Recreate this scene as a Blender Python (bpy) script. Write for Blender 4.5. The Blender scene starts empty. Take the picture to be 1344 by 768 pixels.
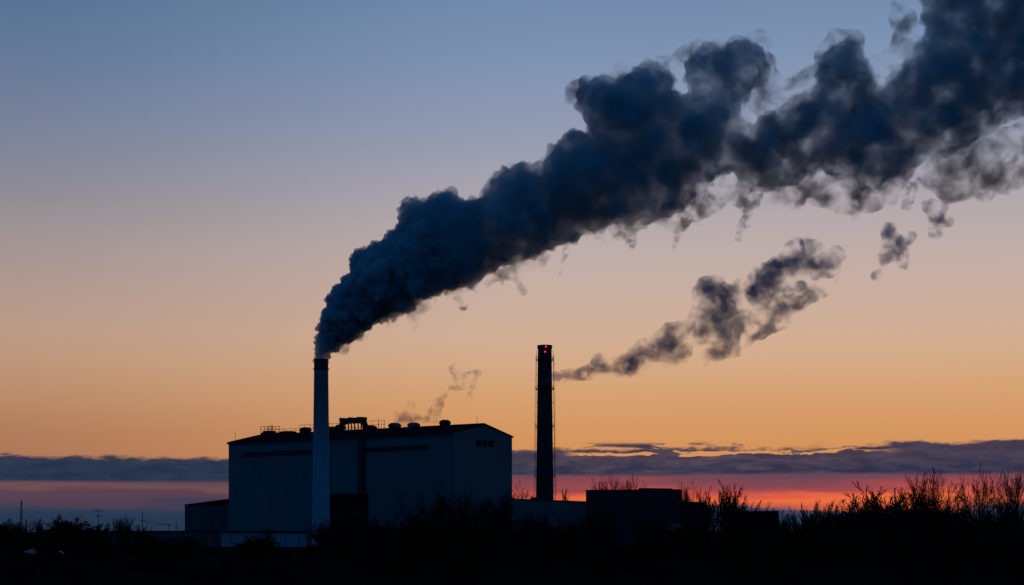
import bpy, bmesh, math, random
import numpy as np
from mathutils import Vector, Matrix, noise as mnoise

R = math.radians
scene = bpy.context.scene
col = scene.collection

# ------------------------------------------------------------------ camera
F = 2068.0                      # focal length in photo pixels (1344 wide)
HORIZON = 698.0                 # photo row of the horizon
CAM_H = 6.0
cam_d = bpy.data.cameras.new("camera")
cam = bpy.data.objects.new("camera", cam_d)
col.objects.link(cam)
cam.location = (0, 0, CAM_H)
cam.rotation_euler = (R(90), 0, 0)
cam_d.sensor_width = 36.0
cam_d.lens = 36.0 * F / 1344.0
cam_d.shift_y = (HORIZON - 384.0) / 1344.0
cam_d.clip_start = 1.0
cam_d.clip_end = 60000.0
scene.camera = cam

def at(px, y, Y):
    """point in the world seen at photo position (px, y) at distance Y"""
    return Vector(((px - 672.0) / F * Y, Y, CAM_H + (HORIZON - y) / F * Y))

def lin(c):
    return tuple(((v / 255.0) / 12.92) if v / 255.0 <= 0.04045 else (((v / 255.0) + 0.055) / 1.055) ** 2.4 for v in c)

# ------------------------------------------------------------------ view
scene.view_settings.view_transform = 'Standard'
scene.view_settings.look = 'None'
scene.view_settings.exposure = 0.0
scene.view_settings.gamma = 1.0
scene.render.engine = 'CYCLES'
scene.cycles.volume_bounces = 5
scene.cycles.max_bounces = 6
scene.cycles.diffuse_bounces = 2
scene.cycles.transparent_max_bounces = 48
scene.cycles.volume_max_steps = 400
scene.cycles.use_denoising = True

# ------------------------------------------------------------------ node helper
class NT:
    def __init__(self, tree):
        self.t = tree
        self.n = tree.nodes
        self.l = tree.links
    def put(self, sock, v):
        if isinstance(v, (int, float)):
            sock.default_value = v
        elif isinstance(v, tuple):
            n = len(sock.default_value)
            sock.default_value = v if len(v) == n else (tuple(v) + (1.0,))[:n]
        else:
            self.l.new(v, sock)
    def m(self, op, a, b=0.0, c=0.0, clamp=False):
        nd = self.n.new('ShaderNodeMath'); nd.operation = op; nd.use_clamp = clamp
        for i, v in enumerate((a, b, c)):
            self.put(nd.inputs[i], v)
        return nd.outputs[0]
    def vm(self, op, a, b=(0, 0, 0)):
        nd = self.n.new('ShaderNodeVectorMath'); nd.operation = op
        self.put(nd.inputs[0], a)
        if op == 'SCALE':
            self.put(nd.inputs['Scale'], b)
        else:
            self.put(nd.inputs[1], b)
        return nd.outputs[0]
    def ss(self, v, lo, hi, a=0.0, b=1.0, mode='SMOOTHSTEP'):
        nd = self.n.new('ShaderNodeMapRange'); nd.interpolation_type = mode
        for i, x in enumerate((v, lo, hi, a, b)):
            self.put(nd.inputs[i], x)
        return nd.outputs[0]
    def xyz(self, x, y, z):
        nd = self.n.new('ShaderNodeCombineXYZ')
        for i, v in enumerate((x, y, z)):
            self.put(nd.inputs[i], v)
        return nd.outputs[0]
    def sep(self, v):
        nd = self.n.new('ShaderNodeSeparateXYZ'); self.l.new(v, nd.inputs[0])
        return nd.outputs
    def noise(self, v, scale, detail=4.0, rough=0.55, dist=0.0, out=0):
        nd = self.n.new('ShaderNodeTexNoise')
        self.l.new(v, nd.inputs['Vector'])
        nd.inputs['Scale'].default_value = scale
        nd.inputs['Detail'].default_value = detail
        nd.inputs['Roughness'].default_value = rough
        nd.inputs['Distortion'].default_value = dist
        return nd.outputs[out]
    def mix(self, f, a, b):
        nd = self.n.new('ShaderNodeMix'); nd.data_type = 'RGBA'
        self.put(nd.inputs[0], f); self.put(nd.inputs[6], a); self.put(nd.inputs[7], b)
        return nd.outputs[2]
    def ramp(self, f, stops):
        nd = self.n.new('ShaderNodeValToRGB'); cr = nd.color_ramp
        cr.interpolation = 'LINEAR'
        while len(cr.elements) > 1:
            cr.elements.remove(cr.elements[-1])
        for i, (p, c) in enumerate(stops):
            e = cr.elements[0] if i == 0 else cr.elements.new(p)
            e.position = p; e.color = (*c, 1.0)
        self.l.new(f, nd.inputs[0])
        return nd.outputs[0]

# ------------------------------------------------------------------ sky
SUN_AZ = R(13.0)                 # the sun went down a little right of the picture's middle
SUN_EL = R(-1.5)
world = bpy.data.worlds.new("World")
scene.world = world
world.use_nodes = True
W = NT(world.node_tree)
for nd in list(W.n):
    W.n.remove(nd)
tc = W.n.new('ShaderNodeTexCoord')
d = tc.outputs['Generated']
dx, dy, dz = W.sep(d)
az = W.m('ARCTAN2', dx, dy)                                    # 0 = straight ahead, + to the right
hor = W.m('SQRT', W.m('ADD', W.m('MULTIPLY', dx, dx), W.m('MULTIPLY', dy, dy)))
v = W.m('DIVIDE', dz, W.m('MAXIMUM', hor, 0.02))               # tangent of the elevation
def vy(y):
    return (HORIZON - y) / F
def pa(px):
    return math.atan((px - 672.0) / F)

def hi_stops(rows):
    out = []
    for y, c in sorted(rows, key=lambda r: -r[0]):
        out.append((min(vy(y) / 0.8, 1.0), lin(c)))
    return out
vh = W.m('DIVIDE', v, 0.8, clamp=True)
clear_r = W.ramp(vh, hi_stops([
    (640, (214, 140, 84)), (585, (214, 148, 92)), (560, (214, 152, 99)), (520, (215, 161, 114)), (480, (213, 170, 134)), (440, (209, 174, 149)),
    (400, (203, 174, 158)), (360, (196, 174, 165)), (320, (188, 172, 170)), (280, (178, 168, 172)), (240, (167, 163, 175)),
    (200, (155, 159, 177)), (150, (142, 153, 179)), (100, (131, 149, 179)), (50, (122, 144, 177)), (0, (114, 138, 172)),
    (-200, (70, 95, 132)), (-500, (34, 54, 88)), (-900, (16, 30, 56))]))
clear_l = W.ramp(vh, hi_stops([
    (640, (158, 106, 82)), (600, (164, 113, 88)), (570, (168, 119, 92)), (520, (182, 137, 108)), (480, (185, 146, 120)), (440, (181, 149, 131)),
    (400, (173, 147, 137)), (360, (163, 144, 141)), (320, (152, 141, 145)), (280, (136, 133, 143)), (240, (126, 129, 145)),
    (200, (115, 125, 146)), (150, (103, 119, 147)), (100, (92, 113, 146)), (50, (80, 110, 142)), (0, (71, 104, 136)),
    (-200, (48, 72, 108)), (-500, (28, 46, 78)), (-900, (16, 30, 56))]))
left = W.m('MULTIPLY', W.ss(az, pa(760), pa(-130)), 0.87)
clear = W.mix(left, clear_r, clear_l)

# streaks of red under the cloud bank
low_stops = lambda rows: [(min(max(vy(y) / 0.05, 0), 1), lin(c)) for y, c in sorted(rows, key=lambda r: -r[0])]
stre = W.noise(W.xyz(W.m('MULTIPLY', az, 9.0), W.m('MULTIPLY', v, 110.0), 0.0), 1.0, 5.0, 0.55)
vj = W.m('ADD', v, W.m('MULTIPLY', W.m('SUBTRACT', stre, 0.5), 0.024))
vl = W.m('DIVIDE', vj, 0.05, clamp=True)
low_r = W.ramp(vl, low_stops([
    (698, (36, 54, 80)), (678, (48, 64, 92)), (671, (84, 72, 96)), (666, (204, 96, 70)), (657, (238, 112, 64)), (650, (222, 94, 68)),
    (643, (164, 74, 78)), (634, (140, 72, 80)), (618, (104, 72, 90))]))
low_l = W.ramp(vl, low_stops([
    (698, (36, 56, 80)), (676, (40, 58, 82)), (668, (48, 60, 84)), (661, (68, 62, 82)), (654, (86, 64, 80)), (648, (92, 66, 79)),
    (642, (112, 78, 82)), (636, (108, 76, 82)), (628, (84, 66, 80)), (618, (60, 62, 80))]))
leftlow = W.m('MULTIPLY', W.ss(az, pa(840), pa(300)), 1.0)
rfade = W.m('MULTIPLY', W.ss(az, pa(1180), pa(1420)), 0.45)
low = W.mix(W.m('MAXIMUM', leftlow, rfade), low_r, low_l)
lowpatch = W.noise(W.xyz(W.m('MULTIPLY', az, 8.0), W.m('MULTIPLY', v, 75.0), 3.1), 1.0, 4.0, 0.5)
low = W.mix(W.m('MULTIPLY', W.ss(lowpatch, 0.50, 0.70), 0.45), low, lin((88, 68, 88)))
lowmix = W.ss(v, vy(617), vy(600))
sky = W.mix(lowmix, low, clear)

# the bank of cloud along the horizon, and its loose scraps
pc = W.xyz(W.m('MULTIPLY', az, 1.0), W.m('MULTIPLY', v, 3.2), 0.3)
n_big = W.noise(pc, 26.0, 6.0, 0.58, 0.3)
n_fine = W.noise(pc, 90.0, 5.0, 0.6, 0.2)
top = W.m('ADD', W.ss(az, pa(420), pa(690), vy(602), vy(588.5)), W.ss(az, pa(1080), pa(1220), 0.0, 6.0 / F))
top = W.m('ADD', top, W.m('ADD', W.m('MULTIPLY', W.m('SUBTRACT', n_big, 0.5), 0.0080), W.m('MULTIPLY', W.m('SUBTRACT', n_fine, 0.5), 0.0065)))
bot = W.ss(az, pa(250), pa(700), vy(634), vy(623))
bot = W.m('ADD', bot, W.m('MULTIPLY', W.m('SUBTRACT', stre, 0.5), 0.006))
body = W.m('MULTIPLY', W.ss(W.m('SUBTRACT', top, v), -0.0007, 0.0020), W.ss(W.m('SUBTRACT', v, bot), -0.0016, 0.0012))
# gaps let the orange through in the upper half of the right-hand part
pg = W.xyz(W.m('MULTIPLY', az, 1.0), W.m('MULTIPLY', v, 6.0), 1.3)
n_gap = W.noise(pg, 26.0, 6.0, 0.58, 0.5)
slot = W.m('ADD', W.ss(az, pa(760), pa(1180), vy(600), vy(594), 'LINEAR'), W.m('ADD', W.m('MULTIPLY', W.m('SUBTRACT', n_big, 0.5), 0.012), W.m('MULTIPLY', W.m('SUBTRACT', n_fine, 0.5), 0.004)))
dv_ = W.m('SUBTRACT', v, slot)
above = W.ss(dv_, -0.0022, 0.0004)
thin_ = W.ss(W.m('ABSOLUTE', dv_), 0.0034, 0.0008)
thr = W.m('MULTIPLY', above, W.m('ADD', 0.39, W.m('MULTIPLY', thin_, 0.17)))
gap = W.ss(W.m('SUBTRACT', thr, n_gap), -0.03, 0.035)
gap = W.m('MULTIPLY', gap, W.m('MULTIPLY', W.ss(az, pa(735), pa(765)), W.ss(az, pa(1190), pa(1120))))
scrap = W.m('MULTIPLY', W.ss(n_gap, 0.52, 0.60), W.ss(W.m('ABSOLUTE', W.m('SUBTRACT', v, vy(587))), 0.0034, 0.0010))
scrap = W.m('MULTIPLY', scrap, W.m('MULTIPLY', W.ss(az, pa(730), pa(780)), W.ss(az, pa(1100), pa(1000))))
scrap_l = W.m('MULTIPLY', W.ss(n_gap, 0.47, 0.56), W.ss(W.m('ABSOLUTE', W.m('SUBTRACT', v, vy(600))), 0.0022, 0.0008))
scrap_l = W.m('MULTIPLY', scrap_l, W.ss(az, pa(70), pa(10)))
cover = W.m('MAXIMUM', W.m('MULTIPLY', body, W.m('SUBTRACT', 1.0, gap)), W.m('MAXIMUM', scrap, scrap_l))
mott = W.noise(W.xyz(W.m('MULTIPLY', az, 1.0), W.m('MULTIPLY', v, 5.0), 9.0), 44.0, 6.0, 0.62)
cl_r = W.mix(W.ss(mott, 0.34, 0.68), lin((42, 46, 70)), lin((78, 70, 88)))
cl_rr = W.mix(W.ss(mott, 0.34, 0.68), lin((42, 46, 72)), lin((64, 62, 86)))
cl_l = W.mix(W.ss(mott, 0.3, 0.7), lin((30, 48, 72)), lin((44, 58, 82)))
cloud = W.mix(W.ss(az, pa(1050), pa(1250)), cl_r, cl_rr)
cloud = W.mix(W.ss(az, pa(830), pa(430)), cloud, cl_l)
front = W.mix(W.m('MULTIPLY', cover, 0.96), sky, cloud)

# behind and overhead: the physical sky of a sun just under the horizon
nish = W.n.new('ShaderNodeTexSky')
nish.sky_type = 'NISHITA'
nish.sun_disc = False
nish.sun_elevation = SUN_EL
nish.sun_rotation = SUN_AZ
nish.air_density = 1.0
nish.ozone_density = 3.0
W.l.new(d, nish.inputs[0]) if nish.inputs else None
dusk = W.mix(1.0, (0, 0, 0), lin((14, 72, 116)))
towards = W.m('DIVIDE', W.m('ADD', W.m('MULTIPLY', dx, math.sin(SUN_AZ)), W.m('MULTIPLY', dy, math.cos(SUN_AZ))), W.m('MAXIMUM', hor, 0.02))
wt = W.ss(towards, 0.55, 0.855)
back = W.vm('ADD', W.vm('SCALE', nish.outputs[0], 0.12), dusk)
colr = W.mix(wt, back, front)
ground_mask = W.ss(v, -0.012, -0.002)
colr = W.mix(ground_mask, lin((10, 14, 22)), colr)
bg = W.n.new('ShaderNodeBackground')
W.l.new(colr, bg.inputs[0]); bg.inputs[1].default_value = 1.0
wo = W.n.new('ShaderNodeOutputWorld')
W.l.new(bg.outputs[0], wo.inputs[0])
world.cycles.sampling_method = 'MANUAL'
world.cycles.sample_map_resolution = 512

# the last of the sun: almost gone, level with the horizon behind the plant
sun_d = bpy.data.lights.new("sun", 'SUN')
sun_d.energy = 0.02
sun_d.angle = R(2.0)
sun_d.color = (1.0, 0.55, 0.3)
sun = bpy.data.objects.new("sun", sun_d)
col.objects.link(sun)
sun.rotation_euler = (R(89.0), 0, -SUN_AZ + math.pi)
sun.location = (0, 0, 300)

# ------------------------------------------------------------------ materials
def mat(name, color, rough=0.8, var=0.25, scale=0.6, stretch=(1, 1, 1), bump=0.0, metallic=0.0, detail=5.0, spec=0.0):
    m = bpy.data.materials.new(name); m.use_nodes = True
    T = NT(m.node_tree)
    b = T.n['Principled BSDF']
    b.inputs['Roughness'].default_value = rough
    b.inputs['Metallic'].default_value = metallic
    b.inputs['Specular IOR Level'].default_value = spec
    tcn = T.n.new('ShaderNodeTexCoord')
    p = T.vm('MULTIPLY', tcn.outputs['Object'], tuple(stretch))
    n = T.noise(p, scale, detail, 0.6)
    lo = tuple(c * (1 - var) for c in color); hi = tuple(min(1, c * (1 + var)) for c in color)
    c = T.mix(T.ss(n, 0.3, 0.7), lo, hi)
    T.l.new(c, b.inputs['Base Color'])
    if bump:
        bn = T.n.new('ShaderNodeBump'); bn.inputs['Strength'].default_value = bump
        T.l.new(n, bn.inputs['Height']); T.l.new(bn.outputs[0], b.inputs['Normal'])
    return m

def cladding(name, color, rough=0.5, var=0.10):
    """profiled sheet: upright ribs, panel joints, dirt running down"""
    m = bpy.data.materials.new(name); m.use_nodes = True
    T = NT(m.node_tree); b = T.n['Principled BSDF']
    b.inputs['Roughness'].default_value = rough
    b.inputs['Specular IOR Level'].default_value = 0.04
    tcn = T.n.new('ShaderNodeTexCoord'); p = tcn.outputs['Object']
    x, y, z = T.sep(p)
    along = T.m('ADD', x, y)
    streak = T.noise(T.xyz(T.m('MULTIPLY', along, 0.35), 0.0, T.m('MULTIPLY', z, 0.03)), 1.0, 5.0, 0.6)
    panel = T.m('LESS_THAN', T.m('FRACT', T.m('DIVIDE', along, 6.0)), 0.02)
    patch = T.noise(p, 0.05, 3.0, 0.5)
    f = T.m('ADD', T.m('MULTIPLY', T.m('SUBTRACT', streak, 0.5), 2 * var), T.m('MULTIPLY', T.m('SUBTRACT', patch, 0.5), var * 2))
    f = T.m('SUBTRACT', T.m('ADD', 1.0, f), T.m('MULTIPLY', panel, 0.15))
    T.l.new(T.vm('SCALE', tuple(color), f), b.inputs['Base Color'])
    rib = T.m('PINGPONG', along, 0.3)
    bn = T.n.new('ShaderNodeBump'); bn.inputs['Strength'].default_value = 0.25; bn.inputs['Distance'].default_value = 0.1
    T.l.new(rib, bn.inputs['Height']); T.l.new(bn.outputs[0], b.inputs['Normal'])
    return m

def emit(name, color, strength):
    m = bpy.data.materials.new(name); m.use_nodes = True
    b = m.node_tree.nodes['Principled BSDF']
    b.inputs['Base Color'].default_value = (*color, 1)
    b.inputs['Emission Color'].default_value = (*color, 1)
    b.inputs['Emission Strength'].default_value = strength
    return m

M = dict(
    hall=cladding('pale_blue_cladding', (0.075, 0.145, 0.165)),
    hall_roof=mat('dark_roof_sheet', (0.018, 0.019, 0.022), 0.8, 0.2, 0.3),
    trim=mat('dark_flashing', (0.04, 0.045, 0.05), 0.5, 0.1),
    glass=mat('dark_glazing', (0.015, 0.018, 0.022), 0.4, 0.2),
    steel=mat('dark_steel', (0.035, 0.036, 0.04), 0.6, 0.3, 1.0),
    annex=cladding('grey_cladding', (0.055, 0.08, 0.10)),
    block=cladding('black_cladding', (0.010, 0.012, 0.016)),
    shed=cladding('shed_cladding', (0.07, 0.12, 0.14)),
    dark_block=mat('dark_render_wall', (0.025, 0.032, 0.042), 0.8, 0.25, 0.25),
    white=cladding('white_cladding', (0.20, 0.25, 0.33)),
    dim=cladding('dim_cladding', (0.07, 0.08, 0.10)),
    bark=mat('bark', (0.028, 0.024, 0.022), 0.95, 0.35, 2.0),
    twig=mat('twig', (0.026, 0.022, 0.021), 0.95, 0.3, 1.0),
    leaf=mat('evergreen_leaf', (0.014, 0.018, 0.012), 0.8, 0.4, 0.8),
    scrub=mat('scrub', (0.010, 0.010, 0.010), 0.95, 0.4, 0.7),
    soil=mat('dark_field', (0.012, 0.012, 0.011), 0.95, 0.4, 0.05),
    brick=mat('dark_brick', (0.045, 0.05, 0.06), 0.85, 0.25, 0.5, (1, 1, 3)),
    car=mat('pale_car_paint', (0.18, 0.2, 0.23), 0.3, 0.03, spec=0.4),
    tyre=mat('tyre', (0.02, 0.02, 0.02), 0.9, 0.1),
    wood=mat('weathered_pole', (0.03, 0.028, 0.026), 0.9, 0.3, 2.0),
    lamp=emit('red_obstruction_lamp', (1.0, 0.03, 0.04), 1.8),
    band=mat('dull_strip_glazing', (0.03, 0.045, 0.055), 0.6, 0.2),
    riser=cladding('riser_sheet', (0.03, 0.045, 0.055)),
    tarp=mat('pale_tarpaulin', (0.10, 0.12, 0.17), 0.8, 0.1),
)
# main chimney: pale paint, darker towards the mouth (streaky blend, paler down the shaft)
mc = bpy.data.materials.new('pale_chimney_paint'); mc.use_nodes = True
T = NT(mc.node_tree); b = T.n['Principled BSDF']; b.inputs['Roughness'].default_value = 0.7; b.inputs['Specular IOR Level'].default_value = 0.1
p = T.n.new('ShaderNodeTexCoord').outputs['Object']
x_, y_, z_ = T.sep(p)
st = T.noise(T.vm('MULTIPLY', p, (0.8, 0.8, 0.05)), 1.0, 5.0, 0.6)
mouth_fac = T.ss(T.m('ADD', z_, T.m('MULTIPLY', st, 26.0)), 42.0, 84.0)
T.l.new(T.mix(mouth_fac, (0.20, 0.31, 0.40), (0.09, 0.13, 0.16)), b.inputs['Base Color'])
M['stack'] = mc

# ------------------------------------------------------------------ mesh helper
class MB:
    def __init__(self):
        self.v = []; self.f = []
    def add(self, vs, fs):
        o = len(self.v)
        self.v += [tuple(p) for p in vs]
        self.f += [tuple(i + o for i in q) for q in fs]
        return self
    def box(self, a, b):
        x0, y0, z0 = a; x1, y1, z1 = b
        vs = [(x0, y0, z0), (x1, y0, z0), (x1, y1, z0), (x0, y1, z0), (x0, y0, z1), (x1, y0, z1), (x1, y1, z1), (x0, y1, z1)]
        return self.add(vs, [(0, 3, 2, 1), (4, 5, 6, 7), (0, 1, 5, 4), (1, 2, 6, 5), (2, 3, 7, 6), (3, 0, 4, 7)])
    def hexa(self, lo, hi):
        """lo, hi: four corners each, same order"""
        return self.add(list(lo) + list(hi), [(3, 2, 1, 0), (4, 5, 6, 7), (0, 1, 5, 4), (1, 2, 6, 5), (2, 3, 7, 6), (3, 0, 4, 7)])
    def tube(self, p0, p1, r0, r1=None, n=8, cap=True):
        r1 = r0 if r1 is None else r1
        p0 = Vector(p0); p1 = Vector(p1)
        ax = (p1 - p0).normalized()
        s = ax.cross(Vector((0, 0, 1)) if abs(ax.z) < 0.9 else Vector((1, 0, 0))).normalized()
        t = ax.cross(s)
        vs = []
        for P, r in ((p0, r0), (p1, r1)):
            for k in range(n):
                a = 2 * math.pi * k / n
                vs.append(P + (s * math.cos(a) + t * math.sin(a)) * r)
        fs = [(k, (k + 1) % n, n + (k + 1) % n, n + k) for k in range(n)]
        if cap:
            fs += [tuple(range(n - 1, -1, -1)), tuple(range(n, 2 * n))]
        return self.add(vs, fs)
    def lathe(self, c, prof, n=32, cap=True):
        cx, cy, cz = c
        vs = [(cx + r * math.cos(2 * math.pi * k / n), cy + r * math.sin(2 * math.pi * k / n), cz + z) for r, z in prof for k in range(n)]
        fs = []
        for i in range(len(prof) - 1):
            for k in range(n):
                fs.append((i * n + k, i * n + (k + 1) % n, (i + 1) * n + (k + 1) % n, (i + 1) * n + k))
        if cap:
            fs.append(tuple(range(n - 1, -1, -1)))
            fs.append(tuple((len(prof) - 1) * n + k for k in range(n)))
        return self.add(vs, fs)
    def ring(self, c, r, tr, n=28, m=5):
        vs = []; fs = []
        for k in range(n):
            a = 2 * math.pi * k / n
            for j in range(m):
                q = 2 * math.pi * j / m
                rr = r + tr * math.cos(q)
                vs.append((c[0] + rr * math.cos(a), c[1] + rr * math.sin(a), c[2] + tr * math.sin(q)))
        for k in range(n):
            for j in range(m):
                fs.append((k * m + j, ((k + 1) % n) * m + j, ((k + 1) % n) * m + (j + 1) % m, k * m + (j + 1) % m))
        return self.add(vs, fs)
    def build(self, name, m, parent=None, smooth=False):
        me = bpy.data.meshes.new(name)
        me.from_pydata(self.v, [], self.f)
        if smooth:
            me.polygons.foreach_set('use_smooth', [True] * len(me.polygons))
        me.materials.append(m)
        me.update()
        o = bpy.data.objects.new(name, me)
        col.objects.link(o)
        if parent is not None:
            o.parent = parent
        return o

def tag(o, label, cat, group=None, kind=None):
    o['label'] = label; o['category'] = cat
    if group: o['group'] = group
    if kind: o['kind'] = kind
    return o

def thing(name, label, cat, loc=(0, 0, 0), rz=0.0, group=None):
    o = bpy.data.objects.new(name, None)
    o.empty_display_size = 2.0
    col.objects.link(o)
    o.location = loc; o.rotation_euler = (0, 0, rz)
    return tag(o, label, cat, group)

def copy_tree(o, parent=None):
    c = o.copy(); col.objects.link(c); c.parent = parent
    for ch in list(o.children):
        copy_tree(ch, c)
    return c

# ------------------------------------------------------------------ ground
nx_, ny_ = 60, 90
gx = np.linspace(-1, 1, nx_); gx = np.sign(gx) * np.abs(gx) ** 2.2 * 9000
gy = np.linspace(0, 1, ny_) ** 2.4 * 26000 - 300
gv = []
for yy in gy:
    for xx in gx:
        z = 0.5 * mnoise.noise(Vector((xx / 60, yy / 60, 0))) if abs(xx) < 900 and yy < 1000 else 0.0
        gv.append((xx, yy, z - 0.3))
gf = [(j * nx_ + i, j * nx_ + i + 1, (j + 1) * nx_ + i + 1, (j + 1) * nx_ + i) for j in range(ny_ - 1) for i in range(nx_ - 1)]
g = MB(); g.v = gv; g.f = gf
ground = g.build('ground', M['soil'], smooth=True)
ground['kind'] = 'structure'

# ------------------------------------------------------------------ the hall
B = Vector((-27.55, 740.0, 0)); A = Vector((-149.1, 829.0, 0))
LEN = (A - B).length; WID = 46.7
hall = thing('incinerator_hall', 'huge pale blue industrial hall with low gabled roof beside the pale chimney', 'hall', B, math.atan2((A - B).y, (A - B).x))
# local frame: x along the long wall from the near corner to the far left end, y outwards (towards the camera side) is negative -> inside is -y
ex = (A - B).normalized()
ey = Vector((-ex.y, ex.x, 0))                    # local +y
inside = Vector((-ex.y, ex.x, 0)).dot(Vector((0.59, 0.807, 0)))
S = 1.0 if inside > 0 else -1.0                  # local y of the inside
EAVE, RIDGE = 52.5, 57.6
w = MB()
def P(x, y, z): return (x, S * y, z)
# walls as one closed shell with two gables
w.add([P(0, 0, -1), P(LEN, 0, -1), P(LEN, WID, -1), P(0, WID, -1), P(0, 0, EAVE), P(LEN, 0, EAVE), P(LEN, WID, EAVE), P(0, WID, EAVE), P(0, WID / 2, RIDGE), P(LEN, WID / 2, RIDGE)],
      [(0, 1, 5, 4), (2, 3, 7, 6), (1, 2, 6, 9, 5), (3, 0, 4, 8, 7), (4, 5, 9, 8), (7, 8, 9, 6)])
w.build('wall', M['hall'], hall)
rf = MB()
OV, TH = 0.5, 0.75
for y0, y1, z0, z1 in ((-OV, WID / 2, EAVE - 0.1, RIDGE + 0.02), (WID + OV, WID / 2, EAVE - 0.1, RIDGE + 0.02)):
    lo = [P(-OV, y0, z0), P(LEN + OV, y0, z0), P(LEN + OV, y1, z1), P(-OV, y1, z1)]
    rf.hexa(lo, [(q[0], q[1], q[2] + TH) for q in lo])
roof = rf.build('roof', M['hall_roof'], hall)
# gutter along the long eave
MB().box(P(-0.5, -0.9, EAVE - 0.55) if S > 0 else P(-0.5, -0.5, EAVE - 0.55), P(LEN + .5, -0.5, EAVE + 0.25) if S > 0 else P(LEN + .5, -0.9, EAVE + 0.25)).build('gutter', M['trim'], hall)
def hx(px, yl=0.0):
    """local x on the line y=yl of the hall that shows at photo column px"""
    k = (px - 672.0) / F
    q = B + ey * (S * yl)
    # (q.x + s ex.x) = k (q.y + s ex.y)
    return (k * q.y - q.x) / (ex.x - k * ex.y)
def hz(px, y, yl=0.0):
    q = B + ey * (S * yl) + ex * hx(px, yl)
    return CAM_H + (HORIZON - y) / F * q.y
def lbox(x0, x1, y0, y1, z0, z1):
    return MB().box((min(x0, x1), min(S * y0, S * y1), z0), (max(x0, x1), max(S * y0, S * y1), z1))
for pa0, pa1 in ((318, 409), (480, 563)):
    wb = lbox(hx(pa0), hx(pa1), -0.25, 0.4, 45.4, 47.3).build('window_band', M['band'], hall)
    lbox(hx(pa0) + .2, hx(pa1) - .2, -0.4, 0.4, 45.15, 45.39).build('sill', M['trim'], wb)
lbox(hx(472), hx(479), -1.6, 0.2, 20, EAVE - 0.8).build('riser_duct', M['riser'], hall)
lbox(hx(413.5), hx(417), -1.0, 0.2, 42.5, 44.2).build('wall_vent', M['glass'], hall)
# plinth seam low on the wall
lbox(-0.1, LEN + .1, -0.3, 0.2, 6.0, 6.6).build('base_flashing', M['trim'], hall)
# three gable windows: gable plane x = 0, y runs 0..WID
def gy_(px):
    k = (px - 672.0) / F
    e = ey * S
    return (k * B.y - B.x) / (e.x - k * e.y)
for i, (p0, p1) in enumerate(((625.0, 631.0), (634.5, 638.5), (641.5, 647.5))):
    a0, a1 = gy_(p0), gy_(p1)
    wz0, wz1 = 6 + (698 - 584.5) / F * 756, 6 + (698 - 577.5) / F * 756
    fr = MB().box((-0.12, min(S * a0, S * a1) - .25, wz0 - .25), (0.1, max(S * a0, S * a1) + .25, wz1 + .25)).build('window', M['trim'], hall)
    MB().box((-0.2, min(S * a0, S * a1), wz0), (-0.121, max(S * a0, S * a1), wz1)).build('pane', M['glass'], fr)
# roof furniture stands on the ridge
def ridge_z(yl):
    return EAVE - 0.1 + TH + (RIDGE - EAVE + .12) * min(yl, WID - yl) / (WID / 2)
YL = 17.0
for px, wd, h, flare in ((378, 9.0, 2.6, 1.0), (401, 6.0, 4.2, 0.85), (436, 6.2, 3.8, 0.9), (446, 5.0, 4.6, 0.9), (486, 6.5, 3.4, 0.9), (518, 6.2, 4.0, 0.9), (543, 6.0, 3.6, 0.9), (584, 5.4, 4.2, 0.9)):
    c = (hx(px, YL), S * YL, ridge_z(YL) - 0.6)
    r = wd / 2
    vt = MB().lathe(c, [(r * .96, 0), (r * .96, h * .45), (r * 1.08, h * .5), (r * 1.08, h * .66), (r * .94, h * .80), (r * .62, h * .93), (0.05, h * .97)], 20).build('roof_vent', M['steel'], roof)
# big louvred cooler on legs
x0, x1 = hx(446, YL), hx(481, YL)
if x0 > x1: x0, x1 = x1, x0
zc = ridge_z(YL)
du = MB()
prev = None
N = 18
for k in range(N + 1):
    t = k / N
    ang = math.pi * t
    cx = (x0 + x1) / 2 - math.copysign(abs(math.cos(ang)) ** 0.55, math.cos(ang)) * (x1 - x0) / 2 * 0.92
    cz = zc + 0.2 + 5.2 * abs(math.sin(ang)) ** 0.5
    q = (cx, S * YL, cz)
    if prev: du.tube(prev, q, 1.5, 1.5, 10)
    prev = q
for k in range(9):
    xx = x0 + (x1 - x0) * (0.06 + 0.11 * k)
    du.ring((0, 0, -500), 0.01, 0.005, 3, 3) if False else None
    du.box((xx - .35, S * YL - 1.3, zc + 5.2), (xx + .35, S * YL + 1.3, zc + 6.9 + 0.15 * (k % 3)))
du.build('air_duct', M['steel'], roof)
lg = MB()
rnd = random.Random(4)
for k in range(7):
    xx = x0 + (x1 - x0) * (0.14 + 0.12 * k)
    for yy in (-1.0, 1.0):
        lg.tube((xx, S * YL + yy, zc - .8), (xx + rnd.uniform(-.3, .3), S * YL + yy, zc + 4.6), 0.2, 0.2, 6)
    lg.tube((xx, S * YL - 1, zc - .5), (xx + (x1 - x0) * .12, S * YL - 1, zc + 4), 0.13, 0.13, 5)
lg.box((x0 + .5, S * YL - 1.6, zc - .9), (x1 - .5, S * YL + 1.6, zc + .7))
lg.build('duct_frame', M['steel'], roof)
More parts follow.
